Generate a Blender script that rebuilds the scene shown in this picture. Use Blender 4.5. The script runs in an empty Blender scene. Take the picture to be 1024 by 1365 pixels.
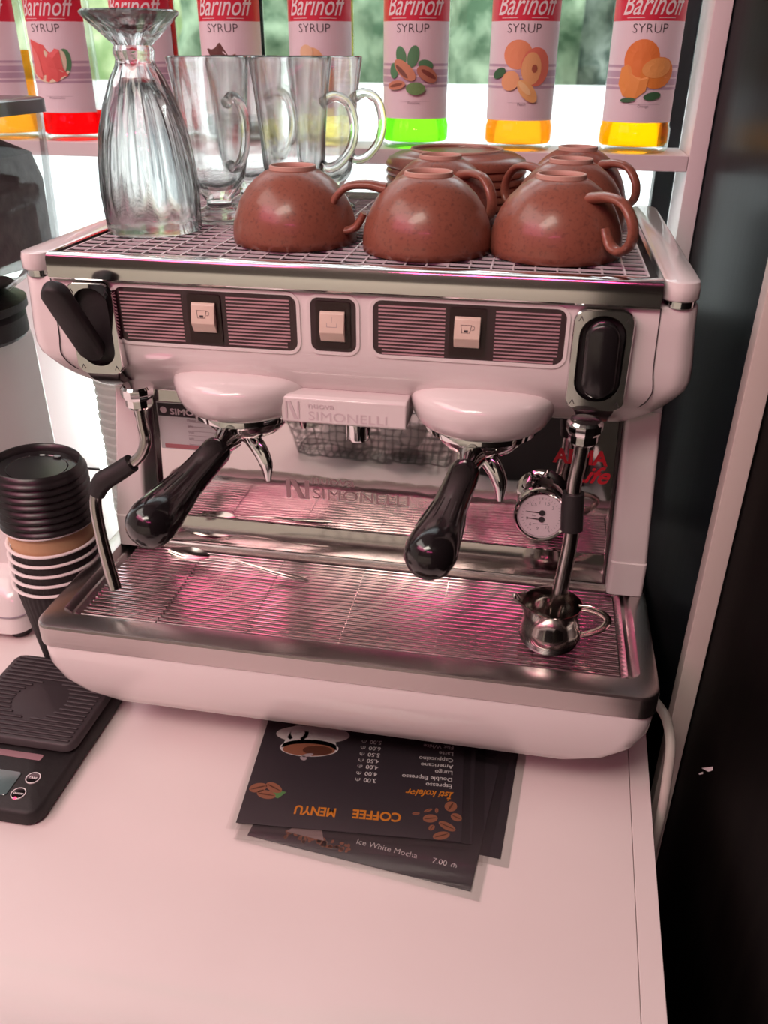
import bpy, bmesh, math, random
from mathutils import Vector, Matrix
random.seed(7)
S = 0.72                      # drawing units -> metres
SC = bpy.context.scene
COL = SC.collection
PI = math.pi

# ------------------------------------------------------------------ camera
cam_d = bpy.data.cameras.new('camera'); cam = bpy.data.objects.new('camera', cam_d); COL.objects.link(cam)
def cam_axes(yaw, pitch, roll):
    right = Vector((math.cos(yaw), -math.sin(yaw), 0)); f0 = Vector((math.sin(yaw), math.cos(yaw), 0)); up = Vector((0, 0, 1))
    fw = f0*math.cos(pitch) - up*math.sin(pitch); u = up*math.cos(pitch) + f0*math.sin(pitch)
    return right*math.cos(roll)+u*math.sin(roll), u*math.cos(roll)-right*math.sin(roll), fw
r_, u_, f_ = cam_axes(-.1778, .504, .0044)
M = Matrix((( r_.x, u_.x, -f_.x, .2208*S), (r_.y, u_.y, -f_.y, -.7856*S), (r_.z, u_.z, -f_.z, .867*S), (0, 0, 0, 1)))
cam.matrix_world = M
cam_d.sensor_fit = 'VERTICAL'; cam_d.sensor_height = 36; cam_d.lens = 1120/1365*36
cam_d.clip_start = .02; cam_d.clip_end = 200
cam_d.dof.use_dof = True; cam_d.dof.focus_distance = 1.08*S; cam_d.dof.aperture_fstop = 7.5
SC.camera = cam

# ------------------------------------------------------------------ world, lights, exposure
SC.view_settings.view_transform = 'Standard'; SC.view_settings.look = 'None'
SC.view_settings.gamma = 1; SC.view_settings.exposure = 0.0; SC.view_settings.use_curve_mapping = False
SC.cycles.caustics_reflective = False; SC.cycles.blur_glossy = .4
w = bpy.data.worlds.new('daylight'); SC.world = w; w.use_nodes = True
w.node_tree.nodes['Background'].inputs[0].default_value = (.90, .98, 1.0, 1)
w.node_tree.nodes['Background'].inputs[1].default_value = 4.2
def area(name, loc, aim, sx, sy, power, col):
    l = bpy.data.lights.new(name, 'AREA'); l.shape = 'RECTANGLE'; l.size = sx*S; l.size_y = sy*S; l.energy = power; l.color = col
    o = bpy.data.objects.new(name, l); COL.objects.link(o); o.location = Vector(loc)*S
    o.rotation_euler = (Vector(aim)-Vector(loc)).to_track_quat('-Z', 'Y').to_euler(); return o
area('ceiling_light', (-1.5, -.55, 2.7), (.0, .1, .2), 2.0, 1.6, 19, (1, .93, .85))
area('room_fill', (-.6, -2.0, 2.75), (-.3, -2.6, 0), 1.6, 1.0, 38, (1, .90, .78))  # added fill lamp, brightens the back wall that the steel reflects
area('neon_strip', (-1.3, -1.3, 1.9), (0, .1, .4), 1.7, .70, 9.5, (1, .16, .36))
area('neon_strip', (.2, -1.75, 1.55), (0, .1, .4), .9, .05, 2.0, (1, .10, .35))

# ------------------------------------------------------------------ materials
def mat(name, col, rough=.5, metal=0, spec=.5, coat=0, trans=0, ior=1.45, emit=None, es=0, noise=None, bump=None, aniso=0, alpha=1):
    m = bpy.data.materials.new(name); m.use_nodes = True; nt = m.node_tree; b = nt.nodes['Principled BSDF']
    b.inputs['Base Color'].default_value = (*col, 1); b.inputs['Roughness'].default_value = rough
    b.inputs['Metallic'].default_value = metal; b.inputs['Specular IOR Level'].default_value = spec
    b.inputs['Coat Weight'].default_value = coat; b.inputs['Coat Roughness'].default_value = .06
    b.inputs['Transmission Weight'].default_value = trans; b.inputs['IOR'].default_value = ior
    b.inputs['Anisotropic'].default_value = aniso; b.inputs['Alpha'].default_value = alpha
    if emit: b.inputs['Emission Color'].default_value = (*emit, 1); b.inputs['Emission Strength'].default_value = es
    if noise or bump:
        tc = nt.nodes.new('ShaderNodeTexCoord')
    if noise:                     # (scale, colour2, lo, hi, (stretch))
        sc, c2, lo, hi, st = noise
        mp = nt.nodes.new('ShaderNodeMapping'); mp.inputs['Scale'].default_value = st
        n = nt.nodes.new('ShaderNodeTexNoise'); n.inputs['Scale'].default_value = sc/S; n.inputs['Detail'].default_value = 5
        cr = nt.nodes.new('ShaderNodeValToRGB'); cr.color_ramp.elements[0].position = lo; cr.color_ramp.elements[1].position = hi
        cr.color_ramp.elements[0].color = (*col, 1); cr.color_ramp.elements[1].color = (*c2, 1)
        nt.links.new(tc.outputs['Object'], mp.inputs[0]); nt.links.new(mp.outputs[0], n.inputs['Vector'])
        nt.links.new(n.outputs['Fac'], cr.inputs[0]); nt.links.new(cr.outputs[0], b.inputs['Base Color'])
    if bump:                      # (scale, strength, stretch)
        sc, stg, st = bump
        mp2 = nt.nodes.new('ShaderNodeMapping'); mp2.inputs['Scale'].default_value = st
        n2 = nt.nodes.new('ShaderNodeTexNoise'); n2.inputs['Scale'].default_value = sc/S; n2.inputs['Detail'].default_value = 3
        bp = nt.nodes.new('ShaderNodeBump'); bp.inputs['Strength'].default_value = stg; bp.inputs['Distance'].default_value = .004
        nt.links.new(tc.outputs['Object'], mp2.inputs[0]); nt.links.new(mp2.outputs[0], n2.inputs['Vector'])
        nt.links.new(n2.outputs['Fac'], bp.inputs['Height']); nt.links.new(bp.outputs[0], b.inputs['Normal'])
    return m
def pane_mat(name, tint=(1, 1, 1), refl=1.0):
    m = bpy.data.materials.new(name); m.use_nodes = True; nt = m.node_tree; nt.nodes.clear()
    o = nt.nodes.new('ShaderNodeOutputMaterial'); t = nt.nodes.new('ShaderNodeBsdfTransparent'); g = nt.nodes.new('ShaderNodeBsdfGlossy')
    t.inputs[0].default_value = (*tint, 1); g.inputs['Roughness'].default_value = .02
    fr = nt.nodes.new('ShaderNodeFresnel'); fr.inputs[0].default_value = 1.45
    mu = nt.nodes.new('ShaderNodeMath'); mu.operation = 'MULTIPLY'; mu.inputs[1].default_value = refl
    mx = nt.nodes.new('ShaderNodeMixShader')
    nt.links.new(fr.outputs[0], mu.inputs[0]); nt.links.new(mu.outputs[0], mx.inputs[0])
    nt.links.new(t.outputs[0], mx.inputs[1]); nt.links.new(g.outputs[0], mx.inputs[2]); nt.links.new(mx.outputs[0], o.inputs[0]); return m
WHITE = mat('white_enamel', (.80, .76, .75), .22, coat=.6)
WHITE2 = mat('white_laminate', (.80, .735, .715), .33, noise=(3, (.83, .76, .74), .35, .65, (1, 1, 1)))
SHELFW = mat('white_board', (.80, .72, .73), .4)
STEEL = mat('brushed_steel', (.55, .50, .49), .27, 1, bump=(60, .04, (.04, 1, 1)))
STEELP = mat('polished_steel', (.72, .68, .67), .10, 1, bump=(4, .05, (1, 1, 1)))
CHROME = mat('chrome', (.78, .76, .76), .06, 1)
MIRROR = mat('mirror_steel', (.66, .63, .62), .035, 1, bump=(7, .09, (1, .5, 1.6)))
DKSTEEL = mat('dark_steel', (.16, .14, .14), .25, 1)
BLACKP = mat('black_plastic', (.012, .011, .012), .28, coat=.3)
BLACKM = mat('matte_black', (.018, .016, .017), .55, bump=(120, .1, (1, 1, 1)))
BLACKG = mat('gloss_black', (.010, .009, .010), .07, coat=1)
PANELB = mat('dark_panel', (.035, .012, .018), .18, coat=.5)
STRIPE = mat('panel_stripe', (.62, .36, .42), .3, .4)
SWITCH = mat('ivory_switch', (.72, .60, .50), .35)
INK = mat('dark_print', (.04, .035, .04), .6)
GREYINK = mat('grey_print', (.33, .29, .33), .6)
WHITEP = mat('white_print', (.85, .82, .82), .5)
REDP = mat('red_print', (.72, .03, .05), .4)
TERRA = mat('terracotta_glaze', (.27, .095, .062), .30, coat=.15, noise=(240, (.13, .05, .038), .52, .80, (1, 1, 1)), bump=(22, .10, (.1, .1, 2.5)))
CLAYRIM = mat('pale_clay', (.58, .36, .29), .45)
GLASS = mat('clear_glass', (.97, .99, .99), .0, trans=1, ior=1.47)
def mixglass():
    m = pane_mat('clear_glassware', (.99, 1, .995), .75); nt = m.node_tree; o = [n for n in nt.nodes if n.type == 'OUTPUT_MATERIAL'][0]
    old = o.inputs[0].links[0].from_socket; g = nt.nodes.new('ShaderNodeBsdfGlass'); g.inputs['IOR'].default_value = 1.33; g.inputs['Roughness'].default_value = 0
    mx = nt.nodes.new('ShaderNodeMixShader'); mx.inputs[0].default_value = .68; nt.links.new(old, mx.inputs[1]); nt.links.new(g.outputs[0], mx.inputs[2]); nt.links.new(mx.outputs[0], o.inputs[0]); return m
GLASS = mixglass()
GLASSB = pane_mat('bottle_glass', (.97, .985, .98), .45)
WINDOW = pane_mat('window_glass', (.97, .98, .98), .6)
PLASTICC = pane_mat('clear_plastic', (.95, .96, .96), .7)
PAPERW = mat('paper_white', (.84, .78, .77), .55)
KRAFT = mat('kraft_paper', (.56, .35, .20), .7)
RIPPLE = mat('black_ripple_paper', (.022, .019, .02), .65)
CARD = mat('menu_card', (.050, .040, .050), .32, coat=.35)
LAMI = pane_mat('laminate_film', (.93, .91, .91), .8)
ORANGEP = mat('orange_print', (.80, .27, .02), .5)
BEANM = mat('coffee_brown', (.13, .045, .025), .5)
BEANL = mat('coffee_brown_light', (.36, .14, .08), .5)
LEAFG = mat('leaf_green', (.12, .30, .10), .5)
GROUNDS = mat('coffee_grounds', (.10, .075, .075), .9, noise=(30, (.20, .16, .16), .35, .7, (1, 1, 1)), bump=(40, .8, (1, 1, 1)))
WALLB = mat('black_lacquer_panel', (.004, .006, .008), .30, spec=.012, bump=(9, .10, (1, 1, .15)))
WALLD = mat('black_matte_panel', (.0025, .002, .002), .5, spec=.03, noise=(60, (.004, .0035, .003), .4, .7, (1, 1, .05)))
TRIMM = mat('white_edge_band', (.62, .57, .52), .45)
FRAMEB = mat('dark_window_frame', (.015, .02, .023), .4)
CREAM = mat('cream_print', (.80, .60, .30), .5)

# ------------------------------------------------------------------ mesh helpers (V, F lists in drawing units)
def join(*parts):
    V, F = [], []
    for v, f in parts:
        n = len(V); V += [tuple(p) for p in v]; F += [tuple(i+n for i in q) for q in f]
    return V, F
def xf(vf, loc=(0, 0, 0), rot=(0, 0, 0), sc=(1, 1, 1)):
    from mathutils import Euler
    R = Euler(rot).to_matrix(); L = Vector(loc)
    return [tuple(R @ Vector((p[0]*sc[0], p[1]*sc[1], p[2]*sc[2])) + L) for p in vf[0]], vf[1]
def box(x0, x1, y0, y1, z0, z1):
    V = [(x, y, z) for z in (z0, z1) for y in (y0, y1) for x in (x0, x1)]
    return V, [(0, 2, 3, 1), (4, 5, 7, 6), (0, 1, 5, 4), (2, 6, 7, 3), (0, 4, 6, 2), (1, 3, 7, 5)]
def rr(x0, x1, y0, y1, r, k=5):
    r = max(min(r, (x1-x0)/2-1e-6, (y1-y0)/2-1e-6), 1e-5); P = []
    for cx, cy, a0 in ((x1-r, y1-r, 0), (x0+r, y1-r, PI/2), (x0+r, y0+r, PI), (x1-r, y0+r, 3*PI/2)):
        for i in range(k+1):
            a = a0 + PI/2*i/k; P.append((cx+r*math.cos(a), cy+r*math.sin(a)))
    return P
def loops(L, cap0=True, cap1=True, closed=False):
    n = len(L[0]); V = [p for l in L for p in l]; F = []
    m = len(L)
    for j in range(m if closed else m-1):
        a = j*n; b = ((j+1) % m)*n
        for i in range(n):
            k = (i+1) % n; F.append((a+i, a+k, b+k, b+i))
    if not closed:
        if cap0: F.append(tuple(reversed(range(n))))
        if cap1: F.append(tuple(range((m-1)*n, m*n)))
    return V, F
def loft(levels, k=5, cap0=True, cap1=True):      # (z, x0, x1, y0, y1, r)
    return loops([[(x, y, z) for x, y in rr(x0, x1, y0, y1, r, k)] for z, x0, x1, y0, y1, r in levels], cap0, cap1)
def rbox(x0, x1, y0, y1, z0, z1, r=.004, e=.002, k=4):
    return loft([(z0, x0+e, x1-e, y0+e, y1-e, r), (z0+e, x0, x1, y0, y1, r), (z1-e, x0, x1, y0, y1, r), (z1, x0+e, x1-e, y0+e, y1-e, r)], k)
def prism_y(P, y0, y1):                             # outline in xz, extruded in y
    return loops([[(x, y1, z) for x, z in P], [(x, y0, z) for x, z in P]])
def ring_y(Po, Pi, y0, y1):                         # flat ring facing -y
    return loops([[(x, y1, z) for x, z in Po], [(x, y0, z) for x, z in Po], [(x, y0, z) for x, z in Pi], [(x, y1, z) for x, z in Pi]], closed=True)
def lathe(P, n=48, closed=False, flute=None):
    L = []
    for i, (r, z) in enumerate(P):
        row = []
        for j in range(n):
            a = 2*PI*j/n; q = r
            if flute: q = r*(1+flute(i, r, z)*math.cos(flute.k*a))
            row.append((q*math.cos(a), q*math.sin(a), z))
        L.append(row)
    return loops(L, cap0=P[0][0] > 1e-6, cap1=P[-1][0] > 1e-6, closed=closed)
def catmull(P, n=8):
    P = [Vector(p) for p in P]; Q = [P[0]*2-P[1]]+P+[P[-1]*2-P[-2]]; out = []
    for i in range(1, len(Q)-2):
        a, b, c, d = Q[i-1:i+3]
        for j in range(n):
            t = j/n; out.append(.5*((2*b)+(c-a)*t+(2*a-5*b+4*c-d)*t*t+(3*b-a-3*c+d)*t**3))
    out.append(P[-1]); return out
def tube(P, r, n=14, flat=1.0, up=(0, 0, 1), smooth=0, cap=True):
    if smooth: 
        m = len(P); P2 = catmull(P, smooth)
        if isinstance(r, (list, tuple)):
            r = [r[min(int(i/smooth), m-1)]*(1-(i/smooth) % 1)+r[min(int(i/smooth)+1, m-1)]*((i/smooth) % 1) for i in range(len(P2))]
        P = P2
    P = [Vector(p) for p in P]; U = Vector(up); L = []
    for i, p in enumerate(P):
        t = (P[min(i+1, len(P)-1)]-P[max(i-1, 0)]).normalized()
        s = t.cross(U)
        if s.length < 1e-3: s = t.cross(Vector((1, 0, 0)))
        s.normalize(); u = s.cross(t).normalized(); U = u if not (flat != 1) else U
        q = r[i] if isinstance(r, (list, tuple)) else r
        L.append([tuple(p + s*(q*math.cos(2*PI*j/n)) + u*(q*flat*math.sin(2*PI*j/n))) for j in range(n)])
    return loops(L, cap, cap)
def disc_pts(cx, cy, rx, ry, n=24, a=0):
    return [(cx+rx*math.cos(t)*math.cos(a)-ry*math.sin(t)*math.sin(a), cy+rx*math.cos(t)*math.sin(a)+ry*math.sin(t)*math.cos(a)) for t in [2*PI*i/n for i in range(n)]]
def fan(P, z=0): return [(x, y, z) for x, y in P], [tuple(range(len(P)))]
def grid_fill(P, z=0):                              # triangle fan with centre (for wrapping)
    cx = sum(p[0] for p in P)/len(P); cy = sum(p[1] for p in P)/len(P); n = len(P)
    V = [(cx, cy, z)]+[(cx+(x-cx)*.5, cy+(y-cy)*.5, z) for x, y in P]+[(x, y, z) for x, y in P]
    F = [(0, 1+i, 1+(i+1) % n) for i in range(n)]+[(1+i, 1+n+i, 1+n+(i+1) % n, 1+(i+1) % n) for i in range(n)]
    return V, F
def text(s, size, x=0, y=0, align='LEFT', shear=0, ext=0, bold=0, sx=1):
    c = bpy.data.curves.new('t', 'FONT'); c.body = s; c.size = size; c.align_x = align; c.shear = shear; c.extrude = ext; c.offset = bold; c.resolution_u = 3
    o = bpy.data.objects.new('t', c); COL.objects.link(o); dg = bpy.context.evaluated_depsgraph_get()
    me = bpy.data.meshes.new_from_object(o.evaluated_get(dg))
    V = [((v.co.x)*sx+x, v.co.y+y, v.co.z) for v in me.vertices]; F = [tuple(p.vertices) for p in me.polygons]
    bpy.data.objects.remove(o); bpy.data.curves.remove(c); bpy.data.meshes.remove(me); return V, F
def wallf(vf, x=0, y=0, z=0):                       # (u, v, w) -> x, -y facing, z
    return [(x+p[0], y-p[2], z+p[1]) for p in vf[0]], vf[1]
def manat(size, x, y):
    k = size/.01; r = .0026*k
    return join(arc_band(x+.0032*k, y+.0022*k, r, r+.0007*k, -35, 215, 14), strip(x+.0029*k, x+.0035*k, y+.0006*k, y+.0062*k, 1))
def thicken(vf, t=.0004):
    return [(p[0], p[1], p[2]+t) for p in vf[0]], vf[1]
def mk(name, vf, m, parent=None, bevel=0, ang=35, loc=None, sub=0, flat=False):
    me = bpy.data.meshes.new(name); me.from_pydata([(x*S, y*S, z*S) for x, y, z in vf[0]], [], vf[1]); me.update()
    bm = bmesh.new(); bm.from_mesh(me); 
    bmesh.ops.remove_doubles(bm, verts=bm.verts, dist=1e-7)
    if not flat: bmesh.ops.recalc_face_normals(bm, faces=bm.faces)
    bm.to_mesh(me); bm.free()
    o = bpy.data.objects.new(name, me); COL.objects.link(o); me.materials.append(m)
    if not flat:
        me.shade_smooth(); me.set_sharp_from_angle(angle=math.radians(ang))
    if bevel:
        b = o.modifiers.new('bevel', 'BEVEL'); b.width = bevel*S; b.segments = 3; b.limit_method = 'ANGLE'
    if sub:
        q = o.modifiers.new('sub', 'SUBSURF'); q.levels = sub; q.render_levels = sub
    if parent: o.parent = parent
    if loc: o.location = Vector(loc)*S
    return o
def thing(name, label, cat, loc=(0, 0, 0), rz=0, group=None):
    o = bpy.data.objects.new(name, None); COL.objects.link(o); o.location = Vector(loc)*S; o.rotation_euler = (0, 0, rz); o.empty_display_size = .03
    o['label'] = label; o['category'] = cat
    if group: o['group'] = group
    return o
def tag(o, label, cat, group=None):
    o['label'] = label; o['category'] = cat
    if group: o['group'] = group
    return o
def struct(o): o['kind'] = 'structure'; return o
def dup(root, loc, rz, label, group=None):
    r = root.copy(); COL.objects.link(r); r.location = Vector(loc)*S; r.rotation_euler = (0, 0, rz); r['label'] = label
    if group: r['group'] = group
    for ch in list(root.children):
        c = ch.copy(); COL.objects.link(c); c.parent = r
        for g in list(ch.children):
            d = g.copy(); COL.objects.link(d); d.parent = c
    return r

# ------------------------------------------------------------------ the room shell
FZ = -1.22
struct(mk('floor', box(-3.2, 1.2, -3.2, .9, FZ-.05, FZ), mat('pale_floor', (.52, .47, .42), .5)))
struct(mk('ceiling', box(-3.2, 1.2, -3.2, .9, 2.85, 2.9), mat('ceiling_paint', (.30, .26, .26), .8)))
struct(mk('wall_left', box(-3.2, -3.1, -3.2, .9, FZ, 2.85), mat('pale_wall', (.74, .70, .68), .7)))
struct(mk('wall_back', box(-3.2, 1.2, -3.2, -3.1, FZ, 2.85), mat('dark_brown_wall', (.07, .055, .05), .7)))
struct(mk('bounce_panel', box(-3.1, 1.2, -3.098, -3.04, FZ, .78), mat('cream_bounce_panel', (.80, .74, .66), .6)))  # unseen pale panel added so front steel and chrome reflect something bright
struct(mk('wall_right', box(.49, .60, -3.1, .2, FZ, 2.85), WALLD))
struct(mk('wall_side', box(.4635, .488, .2, .855, FZ, 2.85), WALLB))
struct(mk('trim_1', rbox(.463, .4885, .172, .1995, FZ, 2.85, .001, .001), TRIMM))
struct(mk('wall_front', join(box(-3.1, .4635, .84, .93, FZ, -.02), box(-3.1, .4635, .84, .93, 2.3, 2.85)), mat('window_wall_paint', (.7, .66, .66), .6)))
wf = struct(mk('window_1', join(box(.408, .442, .858, .90, -.02, 2.3), box(-1.25, -1.21, .858, .90, -.02, 2.3), box(-3.1, .44, .858, .90, 2.26, 2.3), box(-3.1, .44, .858, .90, -.02, .02)), FRAMEB, bevel=.002))
mk('window_pane', box(-3.1, .42, .878, .884, 0, 2.28), WINDOW, wf)
mk('window_lower_panel', box(-1.20, .405, .846, .8575, .0005, .44), mat('white_infill_panel', (.80, .82, .82), .5), wf)
s = mk('scuff_mark', join(([(0.4893, 0.077, 0.0444), (0.4893, 0.0369, 0.0876), (0.4893, 0.0334, 0.0848), (0.4893, 0.048, 0.0673)], [(0, 1, 2, 3)]), ([(0.4893, 0.0835, 0.0283), (0.4893, 0.0675, 0.0474), (0.4893, 0.0653, 0.0456), (0.4893, 0.0791, 0.0301)], [(0, 1, 2, 3)])), WHITEP, flat=True)
s.parent = bpy.data.objects['wall_right']; s.rotation_euler = (0, 0, 0)

# outdoors
struct(mk('pavement', box(-30, 30, .95, 40, FZ-.25, FZ-.2), mat('sunlit_paving', (.85, .86, .84), .8)))
def blob(c, rad, seed, n=3):
    bm = bmesh.new(); bmesh.ops.create_icosphere(bm, subdivisions=n, radius=1); rnd = random.Random(seed)
    from mathutils import noise as N
    for v in bm.verts:
        d = 1+.35*N.noise(v.co*2.3+Vector((seed, 0, 0)))+.18*N.noise(v.co*6+Vector((seed, 3, 0))); v.co = Vector((v.co.x*rad[0]*d+c[0], v.co.y*rad[1]*d+c[1], v.co.z*rad[2]*d+c[2]))
    V = [tuple(v.co) for v in bm.verts]; F = [tuple(x.index for x in f.verts) for f in bm.faces]; bm.free(); return V, F
LEAVES = mat('foliage', (.05, .10, .05), .8, noise=(5, (.26, .34, .22), .38, .62, (1, 1, 1)), bump=(8, 1, (1, 1, 1)))
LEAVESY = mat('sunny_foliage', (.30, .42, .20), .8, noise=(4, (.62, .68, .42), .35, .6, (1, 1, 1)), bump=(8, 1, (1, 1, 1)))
STONE = mat('grey_green_foliage', (.07, .10, .08), .85, noise=(7, (.27, .31, .26), .40, .62, (1, 1, 1)), bump=(8, 1, (1, 1, 1)))
struct(mk('wall_garden', box(-9, 9, 4.0, 4.15, FZ-.2, .705), mat('sunlit_white_wall', (.86, .86, .84), .8)))
def hedge(xa, xb, y, seed, top):
    from mathutils import noise as N
    V = []; F = []; nx = int((xb-xa)/.07); nz = 60; z0 = FZ-.2
    for i in range(nx+1):
        for j in range(nz+1):
            x = xa+(xb-xa)*i/nx; z = z0+(top-z0)*j/nz; q = Vector((x, seed, z))
            e = min(i, nx-i)/nx; 
            V.append((x, y-.45*min(1, (nz-j)/8)-.30*N.noise(q*2.2)-.16*N.noise(q*6), z+(.4*N.noise(Vector((x*1.2, seed, 0))) if j == nz else 0)))
            if i and j: a = i*(nz+1)+j; F.append((a, a-nz-1, a-nz-2, a-1))
    n0 = len(V); V += [(xa, y+.6, z0), (xb, y+.6, z0), (xb, y+.6, top), (xa, y+.6, top)]; F.append((n0, n0+1, n0+2, n0+3))
    F.append(tuple([n0, n0+3]+[j for j in range(nz, -1, -1)])); F.append(tuple([n0+1, n0+2]+[nx*(nz+1)+j for j in range(nz, -1, -1)][0:nz+1]))
    F.append(tuple([n0+3, n0+2]+[i*(nz+1)+nz for i in range(nx, -1, -1)]))
    return V, F
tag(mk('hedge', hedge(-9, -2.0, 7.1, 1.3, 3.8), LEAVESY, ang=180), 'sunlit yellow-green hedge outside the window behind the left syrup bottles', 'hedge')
tag(mk('hedge', hedge(-2.22, .35, 5.6, 4.1, 3.4), LEAVES, ang=180), 'mid green hedge outside the window behind the pistachio syrup bottle', 'hedge')
tag(mk('hedge', hedge(.1, 6, 7.1, 7.7, 3.8), STONE, ang=180), 'grey-green hedge outside the window behind the peach and orange syrup bottles', 'hedge')
cr = thing('tarpaulin', 'blue-grey covered heap outside the low left part of the window', 'tarpaulin', (-1.9, 2.6, FZ-.2))
mk('cover', blob((-.65, 0, .93), (1.0, .5, .93), 9, 4), mat('blue_grey_sheet', (.045, .07, .085), .6, noise=(5, (.15, .19, .21), .45, .7, (1, 1, 1))), cr)

# ------------------------------------------------------------------ counter
cn = thing('bar_counter', 'pale pinkish white laminate bar counter carrying the espresso machine', 'counter', (0, 0, 0))
def cx(y, off=0): return .4276+off-.0365*(-y) if False else .4278+off+.0364*y
def slab(xa, xb, z0, z1, y0=-1.0, y1=.835):
    V = [(xa(y0), y0, z0), (xb(y0), y0, z0), (xb(y1), y1, z0), (xa(y1), y1, z0), (xa(y0), y0, z1), (xb(y0), y0, z1), (xb(y1), y1, z1), (xa(y1), y1, z1)]
    return V, [(0, 3, 2, 1), (4, 5, 6, 7), (0, 1, 5, 4), (1, 2, 6, 5), (2, 3, 7, 6), (3, 0, 4, 7)]
mk('worktop', slab(lambda y: -2.2, lambda y: cx(y, -.0262)-.0004, -.025, 0, -.68), WHITE2, cn, bevel=.0006)
mk('side_panel', slab(lambda y: cx(y, -.0262)+.0004, lambda y: min(cx(y), .462), FZ, 0, -.68), WHITE2, cn, bevel=.0006)
mk('cabinet_front', box(-2.2, .375, -.65, -.63, FZ, -.0255), WHITE2, cn)

# ------------------------------------------------------------------ window shelf
sh = thing('window_shelf', 'white board shelf unit standing in front of the window, holding syrup bottles', 'shelf', (0, .69, 0))
mk('shelf_board', rbox(-2.0, .4352, 0, .125, .699, .7225, .001, .0008), SHELFW, sh)
mk('shelf_board', rbox(-2.0, .4352, 0, .125, 1.30, 1.3235, .001, .0008), SHELFW, sh)
mk('upright', rbox(.4362, .4622, -.0005, .1255, .002, 1.9, .001, .0008), SHELFW, sh)
mk('upright', rbox(-2.03, -2.003, -.0005, .1255, .002, 1.9, .001, .0008), SHELFW, sh)

# ------------------------------------------------------------------ syrup bottles
RB = .0535
def wrapc(vf, r=RB, off=0):            # (u, v) picture on the front of a cylinder
    out = []
    for p in vf[0]:
        a = p[0]/r; q = r+off+p[2]; out.append((q*math.sin(a), -q*math.cos(a), p[1]))
    return out, vf[1]
def strip(u0, u1, v0, v1, n=24):
    V = []; F = []
    for i in range(n+1):
        u = u0+(u1-u0)*i/n; V += [(u, v0, 0), (u, v1, 0)]
        if i: F.append((2*i-2, 2*i, 2*i+1, 2*i-1))
    return V, F
def ell(cx, cy, rx, ry, a=0, n=22): return grid_fill(disc_pts(cx, cy, rx, ry, n, math.radians(a)))
def poly(P): return grid_fill(P)
PRINTM = {}
def pm(col):
    if col not in PRINTM: PRINTM[col] = mat('fruit_print_%d' % len(PRINTM), col, .5)
    return PRINTM[col]
def arc_band(cx, cy, r0, r1, a0, a1, n=16):
    V = []; F = []
    for i in range(n+1):
        a = math.radians(a0+(a1-a0)*i/n); V += [(cx+r0*math.cos(a), cy+r0*math.sin(a), 0), (cx+r1*math.cos(a), cy+r1*math.sin(a), 0)]
        if i: F.append((2*i-2, 2*i, 2*i+1, 2*i-1))
    return V, F
GR, DG = (.10, .30, .14), (.05, .16, .07)
FRUIT = {
 'watermelon': [(ell(.022, .012, .011, .020, -12), GR), (ell(.017, .012, .009, .018, -12), (.78, .72, .52)), (arc_band(-.004, .030, .0, .044, 212, 318), (.78, .72, .52)), (poly([(-.030, .044), (-.012, .038), (.018, .030), (.020, .006), (.026, -.004), (.010, -.0125), (-.006, -.013), (-.020, -.009), (-.031, -.002)]), (.74, .13, .12)),
                (poly([(-.030, .040), (-.016, .020), (-.012, -.008), (-.028, -.004)]), (.80, .22, .20))],
 'pistachio': [(ell(-.016, .024, .008, .013, 15), GR), (ell(.002, .024, .008, .014, -15), GR), (ell(.020, .014, .011, .006, -10), GR), (ell(-.027, .006, .007, .010, 0), GR),
               (ell(-.010, .007, .019, .009, -38), (.62, .30, .17)), (ell(-.014, .005, .012, .003, -42), (.22, .10, .07)), (ell(.022, .002, .016, .009, -28), (.52, .24, .15)), (ell(.024, .002, .012, .003, -28), (.25, .08, .06)),
               (ell(-.022, -.012, .014, .006, 8), (.60, .28, .17)), (ell(-.022, -.012, .010, .002, 12), (.25, .1, .06)), (ell(.006, -.016, .013, .008, 0), (.16, .34, .12))],
 'peach': [(ell(-.006, .027, .020, .018, 0), (.80, .33, .16)), (ell(.020, .012, .021, .024, 0), (.78, .24, .16)), (ell(.014, .010, .014, .020, 0), (.85, .50, .22)), (ell(.018, .010, .004, .005), (.40, .13, .08)),
           (ell(-.032, .004, .011, .006, 25), DG), (ell(-.014, -.005, .013, .012, 35), (.82, .45, .22)), (ell(.010, -.018, .018, .009, -45), (.84, .52, .20)), (ell(.006, -.014, .012, .004, -45), (.88, .66, .32))],
 'orange': [(ell(-.006, .022, .024, .024), (.80, .25, .06)), (ell(.018, .006, .024, .019, 10), (.82, .30, .06)), (ell(.016, .012, .020, .012, 8), (.86, .43, .13)), (poly([(-.032, .012), (-.024, .016), (.006, .0), (.004, -.016), (-.010, -.027), (-.026, -.022), (-.034, -.008)]), (.84, .36, .09)),
            (ell(.014, -.022, .012, .005, 8), DG), (ell(-.018, -.027, .010, .003, 5), DG)],
 'ginger': [(ell(.0, .015, .015, .020, 20), (.78, .50, .26)), (ell(.014, .004, .020, .009, -35), (.70, .42, .20)), (ell(-.012, .028, .010, .010), (.82, .60, .36)), (ell(.022, -.008, .010, .014, 10), (.72, .46, .22))],
 'chocolate': [(poly([(-.028, .032), (-.004, .040), (.010, .02), (-.016, .010)]), (.12, .05, .04)), (poly([(-.010, .020), (.018, .026), (.026, .0), (-.002, -.008)]), (.20, .09, .06)), (ell(-.012, -.012, .014, .008, 20), (.30, .14, .08))],
 'cherry': [(ell(-.012, .004, .014, .014), (.62, .04, .07)), (ell(.014, -.004, .015, .014), (.55, .03, .06)), (ell(.004, .030, .014, .006, 30), GR)],
 'caramel': [(ell(0, .01, .026, .018), (.66, .34, .10)), (ell(.004, .014, .016, .010), (.8, .5, .2))],
}
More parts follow.
